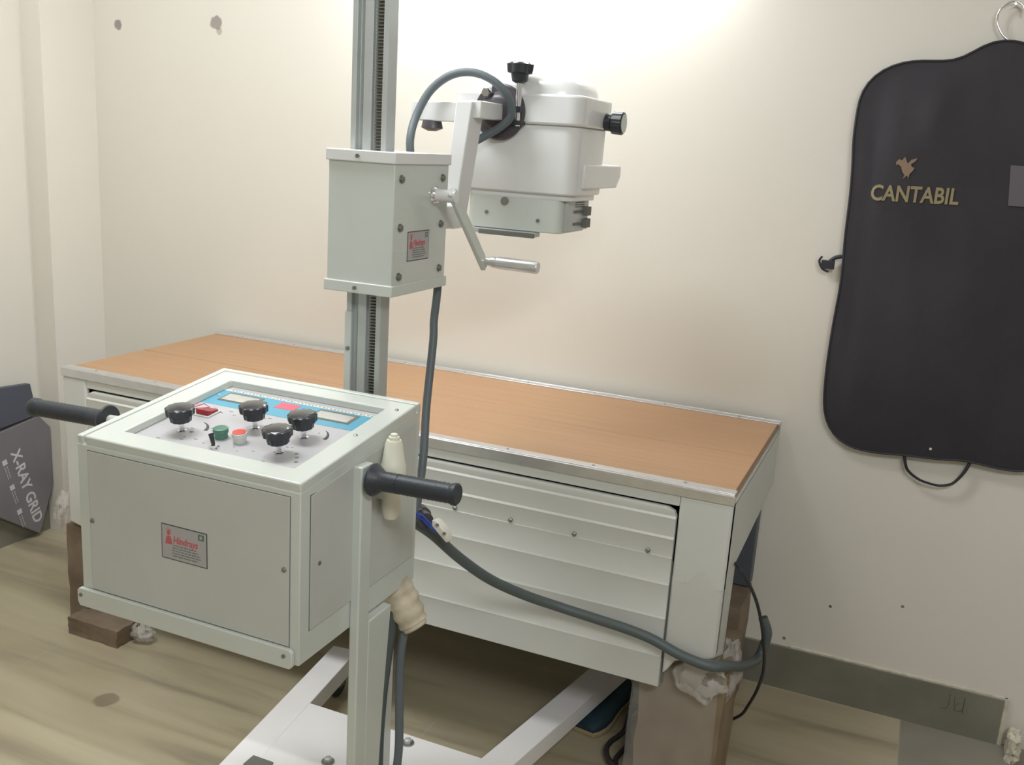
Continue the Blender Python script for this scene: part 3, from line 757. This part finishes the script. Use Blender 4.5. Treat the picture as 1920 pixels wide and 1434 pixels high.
# cables of the machine
f = mb('cable').tube([(-1.120, 2.03, 1.540), (-1.126, 2.03, 1.600), (-1.128, 2.06, 1.655), (-1.105, 2.08, 1.712), (-1.060, 2.09, 1.748), (-1.010, 2.10, 1.757), (-.962, 2.11, 1.742), (-.930, 2.13, 1.708), (-.928, 2.15, 1.668), (-.955, 2.15, 1.640), (-.990, 2.145, 1.618), (-1.020, 2.13, 1.597), (-1.05, 2.11, 1.570)], .0095, 14)
f.build('head_cable', mach)
f = mb('cable').tube([(-1.030, 1.972, 1.43), (-1.012, 1.972, 1.35), (-1.008, 1.970, 1.272), (-1.011, 1.965, 1.199), (-1.003, 1.95, 1.153), (-.987, 1.90, 1.015), (-.964, 1.85, .906), (-.957, 1.81, .775)], .0095, 14)
f.build('column_cable', mach)
tape = mb('tape').tube([(-.925, 1.665, .705), (-.915, 1.67, .675), (-.900, 1.675, .640), (-.885, 1.68, .605), (-.875, 1.68, .590)], lambda t_: .024+.012*abs(math.sin(t_*PI))**.6+.0022*math.sin(t_*34), 20, flat=.9)
tape.build('taped_joint', mach)
f = mb('cable_dark').tube([(-.918, 1.66, .66), (-.926, 1.655, .55), (-.935, 1.65, .43), (-.940, 1.65, .30), (-.935, 1.655, .19), (-.90, 1.68, .145), (-.84, 1.70, .134), (-.78, 1.70, .12)], .0115, 14); f.build('hanging_cable', mach)
f = mb('cable').tube([(-.895, 1.675, .62), (-.905, 1.67, .52), (-.900, 1.665, .40), (-.895, 1.66, .30), (-.905, 1.66, .215), (-.935, 1.67, .16), (-.99, 1.70, .134), (-1.06, 1.70, .134)], .0095, 14); f.build('hanging_cable', mach)
# connector with blue wires
tb = mb('ceramic').prism([(0, 0), (.052, 0), (.052, .018), (.040, .026), (.012, .026), (0, .018)], lambda a, b_, h: V((-.905+a*.72+h*.25, 1.79+h*.9, .778-a*.62+b_*.8)), .022)
cn = tb.build('connector_block', mach, .002)
for k, z in enumerate((0, .008)):
    mb('bluewire').tube([(-.945, 1.79, .800-z), (-.928, 1.79, .797-z), (-.912, 1.79, .785-z), (-.896, 1.795, .772-z)], .0026, 8).build('wire', cn)
for k in (0, 1):
    p = V((-.888+k*.018, 1.786, .785-k*.016)); mb('screw').cyl(p, p+V((.0, -.004, .002)), .0035, n=12).build('terminal_screw', cn)
f = mb('bakelite').lathe((-.965, 1.84, .782), (-.925, 1.80, .782), [(0, .020), (.5, .022), (.55, .018), (1, .018)], 24); f.build('cable_gland', mach)

# hand switch hooked on the cabinet side
hs = thing('hand_switch', (-.872, 1.555, .85), 'cream push-button exposure switch clipped on the cabinet side behind the right hand grip', 'switch')
mb('cream').lathe((-.873, 1.553, .965), (-.873, 1.553, 1.043), [(0, .023), (.10, .0255), (.38, .0245), (.42, .0225), (.92, .0165), (1, .014)], 32).build('switch_body', hs)
mb('cream').lathe((-.873, 1.553, 1.043), (-.873, 1.553, 1.056), [(0, .0105), (.5, .0105), (.55, .007), (.9, .007), (1, .0045)], 24).build('button', hs)
mb('cream').lathe((-.876, 1.555, .885), (-.873, 1.553, .965), [(0, .014), (.2, .0185), (1, .021)], 28).build('switch_tail', hs)
mb('paint').box(-.899, -.876, 1.535, 1.573, .925, .955).build('switch_clip', hs, .002)

# ---------------------------------------------------------------- fat cable to the wall side, wires
f = mb('cable_dark').tube([(-.955, 1.80, .775), (-.925, 1.84, .735), (-.885, 1.90, .665), (-.835, 1.97, .595), (-.770, 2.04, .540), (-.690, 2.09, .505), (-.600, 2.105, .490), (-.520, 2.108, .482), (-.460, 2.112, .470), (-.390, 2.114, .447), (-.320, 2.118, .436), (-.285, 2.16, .425), (-.265, 2.30, .360), (-.245, 2.42, .325), (-.236, 2.45, .350), (-.232, 2.45, .393), (-.248, 2.45, .431)], .0125, 16, flat=1)
tag(f.build('power_cable'), 'thick dark grey cable sagging across the table front and around its right corner', 'cable')
f = mb('wire').tube([(-.330, 2.30, .64), (-.300, 2.25, .640), (-.278, 2.25, .616), (-.248, 2.27, .55), (-.230, 2.32, .45), (-.220, 2.36, .34), (-.230, 2.38, .265), (-.254, 2.44, .175), (-.275, 2.46, .125), (-.33, 2.50, .06), (-.39, 2.52, .006)], .0042, 10)
tag(f.build('thin_cable'), 'thin black wire curving down beside the right end of the x-ray table', 'wire')
pts = []
for k in range(46):
    q = k/22.0; q = q if q <= 1 else 2-q          # out along one side of the block and back
    a = math.radians(85+185*q); g2 = .016*math.sin(k*.9)+(.012 if k > 22 else -.010)
    pts.append((-.415+(.165+g2)*math.cos(a), 2.385+(.235+g2)*math.sin(a), .010+.010*(k > 22)+.003*(1+math.sin(k*1.3))))
f = mb('wire').tube(pts, .0072, 10, sub=4)
tag(f.build('cable_coil'), 'loose loop of black cable on the floor around the tan support block', 'cable')
# shoe
sh = thing('shoe', (-.70, 2.46, 0), 'dark teal slip-on shoe with a tan sole on the floor beside the right base rail', 'shoe')
def sole_poly(k=1.0):
    P_ = []
    out = [(0, 0, .030), (.015, 0, .042), (.05, 0, .050), (.09, 0, .050), (.13, 0, .043), (.17, 0, .038), (.21, 0, .040), (.25, 0, .038), (.275, 0, .024)]
    L = [(-w*k, a) for a, _, w in out]; Rr = [(w*k, a) for a, _, w in out][::-1]
    return L+Rr
def shT(a, b_, h):
    th = -.16; x = a*math.cos(th)-b_*math.sin(th); y = a*math.sin(th)+b_*math.cos(th)
    return V((-.682+x, 2.350+y, h))
mb('sole').prism([(a*1.06, b_) for a, b_ in sole_poly()], lambda a, b_, h: shT(a, b_, h), .016).build('sole', sh, .004, 3)
f = mb('shoe'); secs = [(.002, .030, .030), (.02, .040, .040), (.05, .047, .048), (.09, .047, .054), (.13, .041, .060), (.17, .038, .062), (.21, .039, .062), (.25, .036, .062), (.272, .022, .056)]
vs = []; n = 18
for (b_, w_, h) in secs:
    for i in range(n):
        th = PI*i/(n-1); vs.append(shT(w_*math.cos(th), b_, .014+(h-.014)*max(0, math.sin(th))**.7))
f.add(vs, [(k*n+i, k*n+i+1, (k+1)*n+i+1, (k+1)*n+i) for k in range(len(secs)-1) for i in range(n-1)]+[tuple(range(n)), tuple(range((len(secs)-1)*n, len(secs)*n))])
f.build('upper', sh)

# ---------------------------------------------------------------- x-ray grid carton on the left
ct = thing('grid_carton', (XL+.02, 2.5, 0), 'flat grey carton lettered X-RAY GRID leaning on the left wall', 'box')
def cT(x): return lambda a, b_, h: V((x+h, a, b_))
f = mb('carton').prism([(2.18, .43), (2.605, .487), (2.653, .43), (2.655, .20), (2.58, .012), (2.18, .300)], cT(XL+.016), .030)
body = f.build('carton_body', ct, .002)
f = mb('flap').prism([(2.18, .648), (2.571, .620), (2.596, .494), (2.18, .452)], cT(XL+.026), .022); f.build('lid_flap', ct, .0015)
f = mb('cartonprint'); XF = XL+.0462
dy, dz = .270, -.963
def gT(oy, oz):
    # reading direction (dy,dz); up direction is to the right (+y)
    return lambda a, b_, h: V((XF+h, oy+a*dy-b_*dz, oz+a*dz+b_*dy))
text_into(f, 'X-RAY GRID', gT(2.470, .372), .060, 'cartonprint', bold=.0012, xs=.98)
rr = random.Random(1)
for k in range(3):
    T = gT(2.430+.036*k*.7, .350-.105*k)
    f.use('cartonprint').prism([(0, 0), (.020, 0), (.020, .020), (0, .020)], T, .0004)
    for r_ in range(2):
        for q in range(5):
            a0 = .028+q*.011; f.prism([(a0, .012-r_*.010), (a0+.007, .012-r_*.010), (a0+.007, .0145-r_*.010), (a0, .0145-r_*.010)], T, .0004)
f.build('printed_text', ct)

# ---------------------------------------------------------------- garment bag on the right
gb = thing('garment_bag', (.115, YB-.05, .85), 'large black garment bag lettered CANTABIL hanging on the wall', 'garment bag')
left = [(.105, 1.937), (.079, 1.932), (.050, 1.916), (.023, 1.892), (-.001, 1.882), (-.039, 1.881), (-.098, 1.882), (-.142, 1.872), (-.179, 1.853), (-.209, 1.822), (-.222, 1.787), (-.223, 1.732), (-.223, 1.676), (-.216, 1.619), (-.211, 1.548), (-.209, 1.476), (-.209, 1.417), (-.203, 1.329), (-.202, 1.269), (-.206, 1.192), (-.208, 1.115), (-.208, 1.021), (-.202, .927), (-.190, .881), (-.164, .845), (-.126, .819), (-.089, .813), (-.031, .812), (.04, .821), (.115, .822)]
right = [(.23-x+(.006*math.sin(i)), z+.012*(i/26)) for i, (x, z) in enumerate(left)][::-1]
out = left+right[1:-1]
# resample & smooth
def resample(P_, n):
    P_ = [V((a, b_)) for a, b_ in P_]; N_ = len(P_); L = [0]
    for i in range(N_): L.append(L[-1]+(P_[(i+1) % N_]-P_[i]).length)
    o_ = []
    for k in range(n):
        s_ = L[-1]*k/n; i = max(j for j in range(N_) if L[j] <= s_); t_ = (s_-L[i])/(L[i+1]-L[i]+1e-9)
        o_.append(P_[i].lerp(P_[(i+1) % N_], t_))
    for _ in range(2): o_ = [(o_[i-1]+o_[i]*2+o_[(i+1) % n])/4 for i in range(n)]
    return o_
n = 132; R0 = resample(out, n); cen = V((.115, 1.36))
from mathutils import noise as mnoise
def bagY(p, s_):      # bulge with long soft folds
    b_ = .026*(1-s_**3)
    f_ = .011*mnoise.noise(V((p.x*7, p.y*2.2, 1.5)))+.006*mnoise.noise(V((p.x*16+p.y*5, p.y*3, 4)))
    f_ += .011*math.exp(-((p.x-(-.03+.25*(p.y-1.72)))/.03)**2)*math.exp(-((p.y-1.76)/.10)**2)
    f_ -= .009*math.exp(-((p.x+.165)/.018)**2)
    return YB-.030-b_-f_*(1-s_**6)
f = mb('bag'); vs = []; nr = 16
for k in range(nr+1):
    s_ = (k/nr)**.8 if k else 0
    for p in R0:
        q = cen.lerp(p, max(s_, .002)); vs.append((q.x, bagY(q, s_), q.y))
fs = [(k*n+i, k*n+(i+1) % n, (k+1)*n+(i+1) % n, (k+1)*n+i) for k in range(nr) for i in range(n)]
b0 = len(vs); vs += [(p.x, YB-.008, p.y) for p in R0]
fs += [(nr*n+i, nr*n+(i+1) % n, b0+(i+1) % n, b0+i) for i in range(n)] + [tuple(range(b0, b0+n))] + [tuple(range(n))]
f.add(vs, fs); f.build('bag_body', gb)
f = mb('bagedge'); pts = [V((p.x, YB-.030, p.y)) for p in R0]; f.tube(pts+[pts[0]], .0032, 8, sub=1); f.build('piping', gb)
# lettering and winged horse mark
def bag_s(p):
    d = p-cen; best = 1e9
    for i in range(n):
        a_, b_ = R0[i]-cen, R0[(i+1) % n]-cen
        den = d.x*(b_.y-a_.y)-d.y*(b_.x-a_.x)
        if abs(den) < 1e-9: continue
        t_ = (a_.x*(b_.y-a_.y)-a_.y*(b_.x-a_.x))/den
        u_ = (a_.x*d.y-a_.y*d.x)/den
        if t_ > 0 and -.001 <= u_ <= 1.001: best = min(best, t_)
    return min(1, 1/best)
def bT(a, b_, h):
    p = V((a, b_)); return V((a, bagY(p, bag_s(p))-.0022-h, b_))
f = mb('gold'); text_into(f, 'CANTABIL', lambda a, b_, h: bT(-.158+a*.99, 1.518+b_+a*.02, h), .058, 'gold', bold=.0014, xs=.81)
f.build('lettering', gb)
hp = [(-.030, .000), (-.020, .010), (-.010, .004), (-.004, -.012), (.004, -.022), (.000, -.034), (.012, -.022), (.016, -.034), (.018, -.018), (.026, -.008), (.030, .002), (.022, .004), (.018, .012), (.030, .022), (.034, .032), (.018, .026), (.008, .014), (.004, .022), (-.002, .034), (-.010, .022), (-.018, .026), (-.026, .016), (-.024, .006)]
f = mb('tan')
f.use('tan').prism([(-.082+a*.85, 1.607+b_*.85) for a, b_ in hp], lambda a, b_, h: bT(a, b_, h), .0006); f.build('horse_emblem', gb)
f = mb('tagmat').prism([(.180, 1.528), (.262, 1.528), (.258, 1.630), (.170, 1.630)], bT, .002); f.build('clear_pocket', gb, .001)
mb('label_pale').box(.094, .100, YB-.053, YB-.051, .852, .858).build('tag', gb)
f = mb('bagedge'); f.tube([(.030, YB-.02, .835), (.038, YB-.024, .800), (.050, YB-.026, .775), (.080, YB-.028, .756), (.110, YB-.028, .749), (.137, YB-.028, .748), (.165, YB-.028, .758), (.182, YB-.026, .778), (.196, YB-.024, .805), (.206, YB-.02, .838)], lambda t_: .0095-.0035*math.sin(t_*PI), 10, flat=.55)
f.build('carry_handle', gb)
f = mb('bagedge').tube([(-.205, YB-.02, 1.357), (-.225, YB-.022, 1.352), (-.240, YB-.022, 1.340)], .006, 8)
f.box(-.262, -.226, YB-.030, YB-.016, 1.318, 1.342); f.tube([(-.262, YB-.024, 1.352), (-.268, YB-.024, 1.338), (-.258, YB-.024, 1.318), (-.240, YB-.024, 1.310)], .0035, 8)
f.build('strap_buckle', gb, .002)
f = mb('chrome').tube([(.125, YB-.022, 1.930), (.098, YB-.022, 1.952), (.082, YB-.022, 1.985), (.088, YB-.022, 2.014), (.112, YB-.022, 2.030), (.135, YB-.022, 2.020), (.142, YB-.022, 1.998)], .0030, 10)
f.build('hanger_hook', gb)
nl = mb('chrome').cyl((.118, YB, 2.020), (.118, YB-.035, 2.022), .0030, n=10); tag(nl.build('nail'), 'small nail in the wall holding the hanger hook', 'nail')

# broken plaster at the right end of the skirting
rough = rough_block('plaster_lump', .424, .452, 2.80, 2.872, 0, .075, 'plaster', 'pale chipped plaster lump on the floor at the right end of the skirting', 'plaster', .006)
